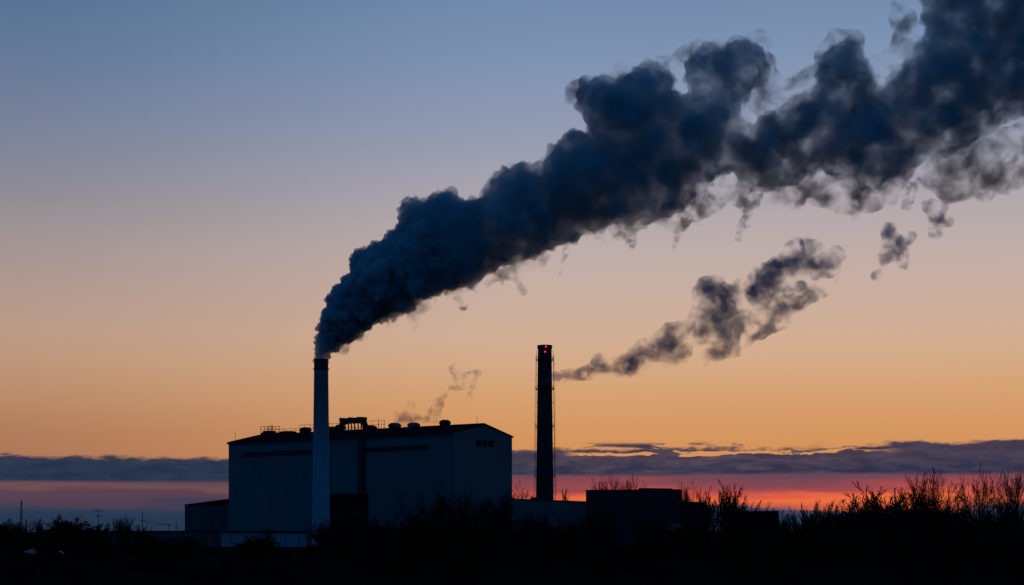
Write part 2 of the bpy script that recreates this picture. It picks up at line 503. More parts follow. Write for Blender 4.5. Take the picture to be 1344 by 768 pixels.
# access platform near the left end
pa_, pb_ = hx(362.5, YL), hx(346.5, YL)
if pa_ > pb_: pa_, pb_ = pb_, pa_
pf = MB().box((pa_, S * YL - 2.5, zc - 1.2), (pb_, S * YL + 2.5, zc + 1.6))
pf.box((pa_ + (pb_ - pa_) * .25, S * YL - 2, zc + 1.6), (pb_ - 1.0, S * YL + 2, zc + 2.5))
plat = pf.build('roof_platform', M['steel'], roof)
rl = MB()
for xx in np.linspace(pa_, pb_, 4):
    for yy in (-2.4, 2.4):
        rl.tube((xx, S * YL + yy, zc + 1.5), (xx, S * YL + yy, zc + 4.9), 0.14, 0.14, 5)
for yy in (-2.4, 2.4):
    for zz in (3.4, 4.8):
        rl.tube((pa_, S * YL + yy, zc + zz), (pb_, S * YL + yy, zc + zz), 0.13, 0.13, 5)
rl.tube((pb_ - 6, S * YL, zc + 1.5), (pb_ - 6, S * YL, zc + 6.2), 0.13, 0.08, 5)
rl.build('guard_rail', M['steel'], roof)
for p0, p1, hh in ((364, 412, 2.6), (393.5, 413, 4.3), (431, 447, 4.2), (480, 505, 4.4)):
    q0, q1 = hx(p0, YL + 3), hx(p1, YL + 3)
    zz = ridge_z(YL + 3)
    rr = MB()
    for hh_ in (hh * .55, hh):
        rr.tube((q0, S * (YL + 3), zz + hh_), (q1, S * (YL + 3), zz + hh_), 0.09, 0.09, 5)
    n = max(3, int(abs(q1 - q0) / 3.2))
    for k in range(n + 1):
        xx = q0 + (q1 - q0) * k / n
        rr.tube((xx, S * (YL + 3), zz - .4), (xx, S * (YL + 3), zz + hh), 0.09, 0.09, 5)
    rr.build('roof_railing', M['steel'], roof)
for px, h, yl in ((309, 5.0, 3.0), (372, 4.0, YL), (497, 6.5, YL), (504, 5.0, YL), (626, 3.5, YL + 5), (432, 5.5, YL), (500.5, 4.2, YL)):
    xx = hx(px, yl)
    if xx < 1: xx = 3.0
    MB().tube((xx, S * yl, ridge_z(yl) - .3), (xx, S * yl, ridge_z(yl) + h), 0.13, 0.05, 6).build('lightning_rod', M['steel'], roof)

# ------------------------------------------------------------------ boxy buildings
def building(name, label, cat, px0, px1, ytop0, ytop1, Y, depth, m_wall, m_roof, rise=0.8, parapet=False, Y1=None, group=None):
    """front wall from column px0 to px1, eave seen at ytop0 / ytop1"""
    Y1 = Y if Y1 is None else Y1
    a = at(px0, ytop0, Y); b_ = at(px1, ytop1, Y1)
    L = math.hypot(b_.x - a.x, b_.y - a.y)
    root = thing(name, label, cat, (a.x, a.y, 0), math.atan2(b_.y - a.y, b_.x - a.x), group)
    MB().hexa([(0, 0, -1), (L, 0, -1), (L, depth, -1), (0, depth, -1)], [(0, 0, a.z), (L, 0, b_.z), (L, depth, b_.z), (0, depth, a.z)]).build('wall', m_wall, root)
    r = MB()
    lo = [(-.3, -.35, a.z + .01), (L + .3, -.35, b_.z + .01), (L + .3, depth + .3, b_.z + .01 + rise * .1), (-.3, depth + .3, a.z + .01 + rise * .1)]
    r.hexa(lo, [(q[0], q[1], q[2] + 0.45) for q in lo])
    rf_ = r.build('roof', m_roof, root)
    return root, rf_, L, a.z, b_.z

# low wing against the hall's left end: wall and a roof rising to the right
za = at(242.5, 663.5, 852).z
aw = at(242.5, 663.5, 852)
bw = at(306, 663.5, 843)
wing = thing('low_wing', 'low grey wing with a rising dark roof at the left end of the big hall', 'building', (aw.x, aw.y, 0), math.atan2(bw.y - aw.y, bw.x - aw.x))
Lw = (bw - aw).length
MB().hexa([(0, 0, -1), (Lw, 0, -1), (Lw, 16, -1), (0, 16, -1)], [(0, 0, za), (Lw, 0, za), (Lw, 16, za + 0.3), (0, 16, za + .3)]).build('wall', M['annex'], wing)
rw = MB()
rw.hexa([(-.4, -.4, za + .01), (Lw, -.4, za + .01), (Lw, 16, za + .31), (-.4, 16, za + .31)], [(-.4, -.4, za + .5), (Lw, -.4, za + 3.7), (Lw, 16, za + 3.7), (-.4, 16, za + .5)])
rw.build('roof', M['hall_roof'], wing)
dr = MB().box((Lw * .12, -.15, 0), (Lw * .34, -.01, 7.0)).build('roller_door', M['trim'], wing)
for k in range(2):
    MB().box((Lw * (.55 + .2 * k), -.12, 9), (Lw * (.55 + .2 * k) + 2.2, -.01, 10.2)).build('window', M['glass'], wing)

blk, br_, L, z0, z1 = building('dark_annex', 'black flat-roofed annex standing between the pale chimney foot and the hall wall', 'building', 433, 478.5, 649, 649, 728, 20, M['block'], M['trim'])
MB().box((3, -.15, 0), (8, -.01, 6)).build('door', M['trim'], blk)
MB().box((10, -.12, 14), (15, -.01, 15.4)).build('louvre', M['trim'], blk)

shd, sr_, L, z0, z1 = building('long_shed', 'long low pale shed in front of the dark chimney foot, right of the hall', 'shed', 668, 772, 655.5, 659.5, 712, 26, M['shed'], M['trim'], Y1=702)
for k in range(3):
    MB().box((6 + 10 * k, -.14, 0), (10.5 + 10 * k, -.01, 4.6)).build('roller_door', M['trim'], shd)
MB().box((L * .25, 4, z0), (L * .25 + 2.5, 7, z0 + 1.0)).build('roof_vent', M['steel'], sr_)

ob, or_, L, z0, z1 = building('block_building', 'dark flat-topped block building, taller than the sheds, with bare trees rising behind its roof', 'building', 769, 891, 644.5, 643.5, 680, 30, M['dark_block'], M['trim'], Y1=674)
for k in range(6):
    f_ = MB().box((4 + 6.2 * k, -.1, z0 - 6), (7.4 + 6.2 * k, -.01, z0 - 4)).build('window', M['trim'], ob)
    MB().box((4.2 + 6.2 * k, -.13, z0 - 5.8), (7.2 + 6.2 * k, -.101, z0 - 4.2)).build('pane', M['glass'], f_)
pp = MB()
pp.hexa([(L * .55, .2, z0 + .4), (L * .95, .2, z0 + .4), (L * .95, 3, z0 + .4), (L * .55, 3, z0 + .4)], [(L * .58, .2, z0 + 1.25), (L * .92, .2, z0 + 1.0), (L * .92, 3, z0 + 1.0), (L * .58, 3, z0 + 1.25)])
pp.build('roof_upstand', M['trim'], or_)

lo_, lr_, L, z0, z1 = building('side_wing', 'lower dark wing on the right side of the block building', 'building', 891.5, 927, 659.5, 660.5, 686, 22, M['dark_block'], M['trim'])
for k in range(2):
    MB().box((2 + 5 * k, -.1, z0 - 5), (5 + 5 * k, -.01, z0 - 3.2)).build('window', M['glass'], lo_)

# far building between the multi-stemmed trees and the right-hand thicket
fb, fr_, L, z0, z1 = building('far_shed', 'distant black shed behind the multi-stemmed trees on the right', 'shed', 966, 1022, 672, 671.5, 900, 30, M['block'], M['trim'])
# long low sheds at left
s1, s1r, L, z0, z1 = building('low_warehouse', 'very long low dim warehouse with a flat dark roof, left of the hall', 'warehouse', 88, 288, 699, 698, 640, 24, M['dim'], M['hall_roof'], Y1=660)
for k in range(7):
    MB().box((14 + 6.5 * k, -.12, 0), (17.5 + 6.5 * k, -.01, 3.8)).build('loading_door', M['trim'], s1)
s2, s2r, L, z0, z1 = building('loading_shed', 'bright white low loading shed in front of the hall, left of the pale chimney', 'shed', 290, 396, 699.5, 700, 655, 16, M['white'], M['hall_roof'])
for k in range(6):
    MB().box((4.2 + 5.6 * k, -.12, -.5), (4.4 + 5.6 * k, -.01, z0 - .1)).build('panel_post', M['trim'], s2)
# arched pale shelter in front of the block building
pt = at(870, 694, 560)
sh = thing('arched_shelter', 'small pale arched tarpaulin shelter in front of the side wing', 'shelter', (pt.x, pt.y, 0))
ar = MB(); n = 14
wd = (912 - 872) / F * 560
top_z = at(0, 687.5, 560).z
vs = []
for yy in (0, 12):
    for k in range(n + 1):
        a = math.pi * k / n
        vs.append((wd / 2 - math.cos(a) * wd / 2, yy, 2.5 + (top_z - 2.5) * math.sin(a)))
fs = [(k, k + 1, n + 2 + k, n + 1 + k) for k in range(n)] + [tuple(range(n, -1, -1)), tuple(range(n + 1, 2 * n + 2))]
ar.add(vs, fs); ar.build('cover', M['tarp'], sh, True)
pl_ = MB()
for xx in (0.1, wd - .1):
    for yy in (0.1, 4, 8, 11.9):
        pl_.tube((xx, yy, -.5), (xx, yy, 2.6), 0.1, 0.1, 6)
pl_.box((0, 0, 2.3), (.2, 12, 2.5)).box((wd - .2, 0, 2.3), (wd, 12, 2.5)).box((.2, 0, 2.3), (wd - .2, .2, 2.5)).build('frame', M['steel'], sh)

# ------------------------------------------------------------------ chimneys
c0 = at(421.5, 698, 700)
ch = thing('pale_chimney', 'tall slender pale chimney in front of the hall, thick smoke pouring from its mouth', 'chimney', (c0.x, c0.y, 0))
H1 = at(0, 471.5, 700).z
r_t, r_b = 9.2 / F * 700, 12.3 / F * 700
H1b = H1 - 4.6
prof = [(r_b + .35, -1), (r_b + .35, 1.5), (r_b, 1.8)] + [(r_b + (r_t - r_b) * (z / H1) ** 0.8, z) for z in np.linspace(4, H1b, 24)]
shf = MB().lathe((0, 0, 0), prof, 48).build('shaft', M['stack'], ch, True)
zb = H1b
cap = MB().lathe((0, 0, 0), [(r_t + .05, zb), (r_t + .05, H1), (r_t - .35, H1), (r_t - .4, H1 - 2.5)], 48, cap=False)
cap.build('cap', M['steel'], ch, True)
fl = MB().lathe((0, 0, 0), [(r_t + .1, zb - .1), (r_t + .5, zb), (r_t + .5, zb + .35), (r_t + .1, zb + .45)], 48, cap=False)
fl.build('flange', M['steel'], ch)
MB().box((r_b * .2, -r_b - .06, 0), (r_b * .2 + 1.0, -r_b + .9, 2.2)).build('door', M['steel'], ch)

Y2 = 800
c2 = at(715.0, 698, Y2)
ch2 = thing('dark_chimney', 'tall dark chimney with ladders on both sides and red lamps near its top', 'chimney', (c2.x, c2.y, 0))
H2 = at(0, 453.5, Y2).z
t2, b2 = 9.0 / F * Y2, 12.6 / F * Y2
def rad2(z): return b2 + (t2 - b2) * min(1, max(0, z / H2)) ** 0.85
shaft2 = MB().lathe((0, 0, 0), [(rad2(z), z) for z in np.linspace(-1, H2 - 1.6, 26)], 40).build('shaft', M['brick'], ch2, True)
MB().lathe((0, 0, 0), [(t2 + .02, H2 - 1.6), (t2 + .35, H2 - 1.5), (t2 + .35, H2), (t2 - .5, H2), (t2 - .5, H2 - 2)], 40, cap=False).build('cap', M['steel'], ch2)
for yy in (472.5, 511, 560.5, 626):
    z = at(0, yy, Y2).z; rr = rad2(z)
    pf = MB().lathe((0, 0, 0), [(rr, z - .25), (rr + .95, z - .15), (rr + .95, z + .1), (rr, z + .1)], 36, cap=False).build('platform', M['steel'], ch2)
    ra = MB()
    for k in range(16):
        a = 2 * math.pi * k / 16
        ra.tube(((rr + .9) * math.cos(a), (rr + .9) * math.sin(a), z), ((rr + .9) * math.cos(a), (rr + .9) * math.sin(a), z + 1.5), .06, .06, 4)
    ra.ring((0, 0, z + 1.5), rr + .9, .06, 30, 4); ra.ring((0, 0, z + .8), rr + .9, .05, 30, 4)
    ra.build('railing', M['steel'], pf)
for s in (-1, 1):
    la = MB()
    zs = np.linspace(16, H2 - 2.5, 60)
    off = 0.55 if s < 0 else 0.85
    for yy in (-.3, .3):
        for k in range(len(zs) - 1):
            la.tube((s * (rad2(zs[k]) + off), yy, zs[k]), (s * (rad2(zs[k + 1]) + off), yy, zs[k + 1]), 0.085, 0.085, 4, False)
    for k in range(0, len(zs), 1):
        la.tube((s * (rad2(zs[k]) + off), -.3, zs[k]), (s * (rad2(zs[k]) + off), .3, zs[k]), 0.05, 0.05, 4)
    for k in range(0, len(zs), 5):
        la.tube((s * (rad2(zs[k]) - .1), 0, zs[k]), (s * (rad2(zs[k]) + off + .1), 0, zs[k]), 0.12, 0.12, 4)
    la.build('ladder', M['steel'], ch2)
    cg = MB()
    for k in range(3, len(zs), 3):
        q = rad2(zs[k]) + off + .3
        cg.ring((s * q, 0, zs[k]), .42, .045, 12, 4)
        if k + 3 < len(zs):
            q2 = rad2(zs[k + 3]) + off + .3
            for ang in (0.6, 1.9, 3.1, 4.4, 5.6):
                cg.tube((s * q + .42 * math.cos(ang), .42 * math.sin(ang), zs[k]), (s * q2 + .42 * math.cos(ang), .42 * math.sin(ang), zs[k + 3]), .03, .03, 4, False)
    cg.build('ladder_cage', M['steel'], ch2)
for px, yy in ((716.3, 456.3), (715.3, 462.8)):
    q = at(px, yy, Y2)
    x = q.x - c2.x; rr = rad2(q.z) + (0.4 if yy < 458 else 0.0)
    ydep = -math.sqrt(max(.1, rr * rr - x * x))
    lb = MB().lathe((x, ydep - .22, q.z - .35), [(.28, 0), (.42, .15), (.42, .55), (.2, .72)], 12).build('warning_light', M['lamp'], ch2, True)
    MB().box((x - .35, ydep - .5, q.z - .55), (x + .35, ydep + .1, q.z - .36)).build('bracket', M['steel'], lb)

# ------------------------------------------------------------------ smoke
def smoke_mat(name, color, dens, scale, lo, hi, base=0.0, warp=6.0, rate=0.06, aniso=0.2, detail=4.0, veil=0.0, stretch=(1, 1, 1), along=None, ridge=False):
    m = bpy.data.materials.new(name); m.use_nodes = True
    T = NT(m.node_tree)
    for nd in list(T.n): T.n.remove(nd)
    out = T.n.new('ShaderNodeOutputMaterial')
    pv = T.n.new('ShaderNodeVolumePrincipled')
    pv.inputs['Color'].default_value = (*color, 1)
    pv.inputs['Anisotropy'].default_value = aniso
    p = T.n.new('ShaderNodeTexCoord').outputs['Object']
    p = T.vm('MULTIPLY', p, tuple(stretch))
    if warp:
        wn = T.noise(p, scale * 0.45, 2.0, 0.5, 0.0, 1)
        p = T.vm('ADD', p, T.vm('SCALE', T.vm('SUBTRACT', wn, (0.5, 0.5, 0.5)), warp))
    n = T.noise(p, scale, detail, 0.62)
    if along:
        # (metres from the mouth, density, share that never thins out)
        x0 = T.sep(T.n.new('ShaderNodeTexCoord').outputs['Object'])[0]
        u = T.m('DIVIDE', x0, 400.0, clamp=True)
        rp = T.ramp(u, [(a / 400.0, (d_, b_, 0)) for a, d_, b_ in along])
        rd, rb, _ = T.sep(rp)
        f = T.m('MULTIPLY', rd, T.ss(n, lo, hi, rb, 1.0))
    elif ridge:
        big = T.noise(p, scale * 0.55, 2.0, 0.5)
        rg_ = T.ss(T.m('ABSOLUTE', T.m('SUBTRACT', n, 0.5)), 0.13, 0.0)
        f = T.m('MULTIPLY', T.ss(big, lo, hi), T.m('ADD', 0.10, T.m('MULTIPLY', rg_, 0.9)))
        f = T.m('MULTIPLY', f, dens)
    else:
        f = T.m('MULTIPLY', T.ss(n, lo, hi, base, 1.0), dens)
    T.l.new(f, pv.inputs['Density'])
    T.l.new(pv.outputs[0], out.inputs['Volume'])
    if veil:
        tr = T.n.new('ShaderNodeBsdfTransparent'); df = T.n.new('ShaderNodeBsdfDiffuse')
        df.inputs[0].default_value = (*color, 1)
        mx = T.n.new('ShaderNodeMixShader'); mx.inputs[0].default_value = veil
        T.l.new(tr.outputs[0], mx.inputs[1]); T.l.new(df.outputs[0], mx.inputs[2])
        T.l.new(mx.outputs[0], out.inputs['Surface'])
    m.cycles.volume_step_rate = rate
    m.cycles.homogeneous_volume = False
    m.volume_intersection_method = 'FAST' if hasattr(m, 'volume_intersection_method') else None
    return m

def poly_dist(pts, poly):
    """inside flag and distance to the outline, for an array of points"""
    P0 = np.asarray(poly, float); P1 = np.roll(P0, -1, 0)
    dmin = np.full(len(pts), 1e9); ins = np.zeros(len(pts), bool)
    for a, b_ in zip(P0, P1):
        ab = b_ - a
        t = np.clip(((pts - a) @ ab) / max(ab @ ab, 1e-9), 0, 1)
        dmin = np.minimum(dmin, np.hypot(*(pts - (a + t[:, None] * ab)).T))
        c = (a[1] > pts[:, 1]) != (b_[1] > pts[:, 1])
        with np.errstate(divide='ignore', invalid='ignore'):
            xi = (b_[0] - a[0]) * (pts[:, 1] - a[1]) / (b_[1] - a[1]) + a[0]
        ins ^= c & (pts[:, 0] < xi)
    return ins, dmin

def fill_circles(poly, rng, step=3.0, rmin=3.5, rmax=60, cover=0.8, scale=1.0):
    P0 = np.asarray(poly, float)
    xs = np.arange(P0[:, 0].min(), P0[:, 0].max(), step); ys = np.arange(P0[:, 1].min(), P0[:, 1].max(), step)
    g = np.stack(np.meshgrid(xs, ys), -1).reshape(-1, 2) + rng.uniform(-step / 3, step / 3, (len(xs) * len(ys), 2))
    ins, dd = poly_dist(g, poly)
    g = g[ins]; dd = np.minimum(dd[ins], rmax)
    left = np.ones(len(g), bool); out = []
    while left.any():
        i = np.argmax(np.where(left, dd, -1))
        if dd[i] < rmin: break
        out.append((g[i, 0], g[i, 1], dd[i] * scale))
        left &= np.hypot(*(g - g[i]).T) > dd[i] * cover
        left[i] = False
    return out

ICO = None
def ico(sub=2):
    bm = bmesh.new(); bmesh.ops.create_icosphere(bm, subdivisions=sub, radius=1.0)
    v_ = np.array([q.co[:] for q in bm.verts]); f_ = np.array([[q.index for q in t.verts] for t in bm.faces])
    bm.free(); return v_, f_
ICO = ico(2)

def hull(name, spheres, voxel, material, parent, disp=((9.0, 1.6), (3.5, 0.8)), origin=(0, 0, 0)):
    """one closed billowing skin round a set of spheres (world x, y, z, r)"""
    vs, fs = [], []
    for i, (x, y, z, r) in enumerate(spheres):
        vs.append(ICO[0] * r + np.array((x, y, z)) - np.array(origin)); fs.append(ICO[1] + i * len(ICO[0]))
    me = bpy.data.meshes.new('blobs')
    me.from_pydata(np.concatenate(vs).tolist(), [], np.concatenate(fs).tolist())
    o = bpy.data.objects.new(name, me); col.objects.link(o)
    md = o.modifiers.new('remesh', 'REMESH'); md.mode = 'VOXEL'; md.voxel_size = voxel
    dg = bpy.context.evaluated_depsgraph_get(); dg.update()
    new = bpy.data.meshes.new_from_object(o.evaluated_get(dg))
    o.modifiers.clear()
    o.data = new; bpy.data.meshes.remove(me)
    new.name = name
    n = len(new.vertices)
    co = np.empty(n * 3); new.vertices.foreach_get('co', co); co = co.reshape(-1, 3)
    no = np.empty(n * 3); new.vertices.foreach_get('normal', no); no = no.reshape(-1, 3)
    dsp = np.zeros(n)
    for size, amp in disp:
        dsp += np.array([abs(mnoise.noise(Vector(c) / size)) * 2 - 0.45 for c in co]) * amp
    co = co + no * dsp[:, None]
    new.vertices.foreach_set('co', co.reshape(-1)); new.update()
    md = o.modifiers.new('remesh', 'REMESH'); md.mode = 'VOXEL'; md.voxel_size = voxel    # a clean skin: no folds
    dg = bpy.context.evaluated_depsgraph_get(); dg.update()
    fin = bpy.data.meshes.new_from_object(o.evaluated_get(dg))
    o.modifiers.clear(); o.data = fin; bpy.data.meshes.remove(new); new = fin; new.name = name
    new.materials.clear(); new.materials.append(material)
    new.polygons.foreach_set('use_smooth', [True] * len(new.polygons))
    o.parent = parent
    return o

def to_world(circles, Y, rng, ydrift=None, spread=0.5, lobes=6, lobe_r=0.38, stick=1.10):
    out = []
    for (px, py, r) in circles:
        R_ = r / F * Y
        yy = Y + rng.uniform(-1, 1) * spread * R_ + (ydrift(px) if ydrift else 0)
        c = at(px, py, yy)
        out.append((c.x, c.y, c.z, R_))
        if R_ > 2.2:
            for _ in range(lobes):
                dv = rng.normal(size=3); dv /= np.linalg.norm(dv)
                k = rng.uniform(0.7, 1.25) * lobe_r
                e = stick - k
                out.append((c.x + dv[0] * R_ * e, c.y + dv[1] * R_ * e, c.z + dv[2] * R_ * e, R_ * k))
    return out

rng = np.random.default_rng(11)
PLUME = [(414, 470), (413, 455), (416, 437), (421, 412), (432, 390), (442, 373), (458, 362), (457, 338), (468, 322), (482, 325), (493, 316), (505, 322), (512, 303), (522, 300),
         (522, 278), (530, 261), (545, 257), (556, 266), (570, 262), (578, 252), (590, 248), (602, 258), (614, 266), (630, 258), (636, 240), (648, 226), (668, 220), (690, 218), (706, 226),
         (716, 208), (728, 190), (742, 172), (758, 170), (772, 172), (764, 156), (753, 138), (754, 118), (766, 103), (784, 98), (800, 104), (818, 100), (830, 90), (848, 84), (868, 86), (879, 97), (884, 118),
         (896, 124), (908, 120), (894, 102), (900, 82), (912, 66), (932, 58), (952, 64), (972, 56), (990, 54), (1006, 68), (1012, 88), (1006, 106), (990, 120), (976, 134), (974, 156), (988, 160), (1002, 152), (1016, 146),
         (1036, 138), (1056, 122), (1070, 104), (1074, 82), (1084, 66), (1100, 56), (1122, 62), (1138, 74), (1146, 96), (1152, 116), (1164, 108), (1178, 86), (1198, 66), (1212, 44), (1214, 18), (1200, -20), (1224, -50), (1330, -110), (1460, -170), (1600, -210), (1690, -170), (1660, -60), (1560, 10), (1440, 70),
         (1360, 150), (1300, 172), (1276, 190), (1252, 206), (1222, 206), (1196, 226), (1168, 246), (1136, 256), (1112, 244), (1092, 230), (1072, 224), (1050, 236), (1028, 250), (1004, 252), (980, 244), (962, 226), (944, 232), (922, 256), (900, 272),
         (872, 290), (844, 296), (812, 294), (784, 302), (752, 318), (720, 332), (690, 342), (660, 352), (630, 366), (602, 380), (576, 384), (548, 396), (524, 416), (500, 420), (476, 440), (450, 452), (434, 464), (431, 470)]
YP = 700
plume = thing('smoke_plume', 'thick dark blue smoke plume billowing from the pale chimney to the upper right corner', 'smoke', at(421.5, 471, YP))
org = at(421.5, 471, YP)
drift = lambda px: -0.02 * (px - 421)
cir = fill_circles(PLUME, rng, 3.0, 3.2, 46, 0.62)
cir = [c for c in cir]
cir += [(421.8, 472, 7.4), (421.5, 466, 7.8), (421.5, 460, 8.6), (423, 453, 9.6)]
SMOKE = (0.52, 0.70, 0.775)
sm_near = smoke_mat('fresh_smoke', SMOKE, 0.5, 0.16, 0.38, 0.58, 0.0, 4.0, 0.04, 0.1, 5.0, veil=0.03, along=((0, 0.85, 0.7), (8, 0.9, 0.75), (30, 0.5, 0.65), (52, 0.36, 0.60), (73, 0.0, 0.5)))
hull('fresh_smoke', to_world([c for c in cir if c[0] < 650], YP, rng, drift, 0.5, 16, 0.32, 1.17), 0.5, sm_near, plume, ((6.5, 1.3), (2.8, 1.4), (1.3, 0.7)), org)
sm_core = smoke_mat('dense_smoke', SMOKE, 0.55, 0.085, 0.38, 0.62, 0.0, 9.0, 0.05, 0.1, 6.0, veil=0.02, along=((60, 0.30, 0.50), (110, 0.26, 0.40), (165, 0.19, 0.20), (230, 0.18, 0.06), (310, 0.20, 0.08)))
hull('dense_smoke', to_world([c for c in cir if c[0] > 585], YP, rng, drift, 0.5, 11, 0.34, 1.14), 0.8, sm_core, plume, ((10.0, 2.0), (4.4, 2.0), (2.0, 1.0)), org)
# ragged, thin smoke along the underside and round the far end
sm_w = smoke_mat('ragged_smoke', (0.17, 0.19, 0.29), 0.22, 0.10, 0.45, 0.76, 0.0, 12.0, 0.045, 0.2, 6.0)
rag = []
def strew(path, n, r0, r1, jit):
    path = np.asarray(path, float)
    seg = np.hypot(*np.diff(path, axis=0).T); cum = np.r_[0, np.cumsum(seg)]
    for t in np.linspace(0, cum[-1], n):
        x = np.interp(t, cum, path[:, 0]); y = np.interp(t, cum, path[:, 1])
        rag.append((x + rng.uniform(-jit, jit), y + rng.uniform(-jit, jit), rng.uniform(r0, r1)))
strew([(440, 455), (500, 424), (560, 396), (640, 366), (720, 336), (800, 304), (880, 284)], 60, 7, 13, 5)
strew([(880, 284), (950, 240), (1010, 254), (1060, 240), (1120, 258), (1200, 235), (1270, 205), (1350, 175)], 40, 16, 26, 8)
strew([(650, 226), (710, 214), (756, 174)], 14, 5, 9, 3)
strew([(1000, 200), (1040, 160), (1080, 110), (1120, 90), (1140, 160), (1100, 220), (1060, 230)], 24, 18, 30, 10)
strew([(1240, 235), (1300, 215), (1360, 220)], 16, 20, 36, 16)
strew([(760, 120), (860, 86), (910, 70), (1000, 60), (1010, 110), (980, 150), (1060, 100), (1110, 50), (1150, 90), (1190, 60), (1180, 10)], 50, 10, 20, 5)
strew([(545, 405), (543, 430)], 3, 5, 7, 2); strew([(606, 378), (608, 398)], 3, 5, 7, 2); strew([(680, 350), (684, 382)], 4, 5, 7, 2)
strew([(742, 322), (736, 358)], 4, 4, 6, 2); strew([(820, 296), (828, 318)], 3, 9, 12, 2); strew([(900, 275), (884, 322)], 5, 7, 10, 3); strew([(985, 255), (972, 310)], 6, 7, 10, 3)
rag_o = hull('ragged_smoke', to_world(rag, YP, rng, drift, 0.8, 3), 1.3, sm_w, plume, ((8.0, 1.6), (3.0, 0.8)), org)

sm_tail = smoke_mat('trailing_wisp', (0.17, 0.21, 0.30), 0.30, 0.26, 0.45, 0.72, 0.0, 9.0, 0.10, 0.2, 5.0)
for x0_, y0_, x1_, y1_, r0_, r1_ in ((536, 412, 544, 436, 6, 3), (470, 440, 478, 452, 5, 3), (590, 384, 612, 402, 7, 4), (606, 398, 611, 410, 4, 2.5), (655, 356, 660, 372, 6, 3), (676, 352, 686, 386, 6, 3.5), (744, 322, 734, 362, 6, 3), (806, 300, 830, 318, 10, 9), (905, 272, 884, 324, 11, 5), (930, 258, 915, 290, 10, 6), (992, 254, 968, 314, 11, 5), (1060, 240, 1050, 268, 12, 7), (1130, 258, 1120, 282, 14, 8), (1196, 236, 1188, 268, 12, 8), (705, 340, 712, 352, 5, 3), (570, 392, 575, 404, 5, 3)):
    nn_ = max(3, int(math.hypot(x1_ - x0_, y1_ - y0_) / 4))
    tails = []
    for k in range(nn_):
        t_ = k / (nn_ - 1)
        tails.append((x0_ + (x1_ - x0_) * t_ + rng.uniform(-2, 2), y0_ + (y1_ - y0_) * t_, r0_ + (r1_ - r0_) * t_))
    hull('trailing_wisp', to_world(tails, YP, rng, drift, 0.3, 4, 0.5), 0.7, sm_tail, plume, ((5.0, 1.1), (2.0, 0.5)), org)

# second, thin plume drifting from the dark chimney
YS = 788
plume2 = thing('thin_smoke', 'thin broken trail of grey smoke drifting right from the dark chimney', 'smoke', at(706, 502, YS))
org2 = at(706, 502, YS)
TH1 = [(704, 505), (716, 497), (732, 486), (750, 480), (768, 478), (784, 462), (798, 452), (806, 462), (822, 458), (840, 442), (856, 440), (866, 426), (886, 422), (906, 404), (908, 378), (920, 360), (946, 358), (958, 374), (976, 362), (984, 344), (1008, 342),
       (1026, 326), (1040, 308), (1066, 312), (1086, 322), (1112, 318), (1118, 334), (1104, 362), (1090, 388), (1060, 404), (1044, 428), (1016, 440), (990, 452), (974, 470), (944, 474), (920, 488), (898, 484), (880, 492), (856, 488), (836, 496), (800, 497), (770, 502), (736, 504)]
cir2 = fill_circles(TH1, rng, 3.0, 3.0, 34, 0.7)
sm_t = smoke_mat('thin_smoke', (0.32, 0.46, 0.62), 0.26, 0.13, 0.45, 0.68, 0.0, 13.0, 0.05, 0.2, 6.0, ridge=True)
hull('wisps', to_world(cir2, YS, rng, None, 0.3, 3), 1.3, sm_t, plume2, ((8.0, 1.4), (3.0, 0.7)), org2)
sm_tc = smoke_mat('thin_smoke_core', (0.30, 0.52, 0.70), 0.22, 0.13, 0.41, 0.70, 0.04, 12.0, 0.05, 0.2, 5.0, veil=0.015)
cores = [(708, 500, 4), (715, 498.5, 4), (722, 496.5, 5), (730, 494.5, 5.5)]
for cx, cy, r in ((742, 492, 6), (756, 489, 6), (773, 486, 7), (832, 478, 12), (846, 466, 12), (812, 484, 8), (790, 480, 6), (928, 378, 12), (944, 392, 10), (950, 416, 18), (958, 436, 18), (938, 430, 12), (900, 462, 12), (1002, 382, 17), (1014, 372, 14), (990, 390, 12),
                  (1086, 346, 17), (1098, 336, 12), (1074, 356, 12), (1056, 318, 9), (1050, 376, 10)):
    cores.append((cx, cy, r))
hull('dense_puffs', to_world(cores, YS, rng, None, 0.4, 5, 0.5), 1.0, sm_tc, plume2, ((7.0, 1.8), (3.0, 0.8)), org2)
puffs = []
for cx, cy, r in ((1166, 302, 12), (1172, 318, 16), (1164, 336, 14), (1180, 330, 14), (1150, 362, 9), (1186, 346, 10), (1222, 272, 12), (1230, 286, 14), (1226, 302, 10), (1242, 290, 10), (1236, 270, 8), (1196, 312, 8)):
    puffs.append((cx, cy, r))
hull('drifting_puffs', to_world(puffs, YS, rng, None, 0.4, 5, 0.5), 1.0, smoke_mat('drifting_puff', (0.30, 0.52, 0.70), 0.32, 0.13, 0.41, 0.70, 0.0, 10.0, 0.08, 0.2, 5.0, veil=0.01), plume2, ((7.0, 1.8), (3.0, 0.8)), org2)

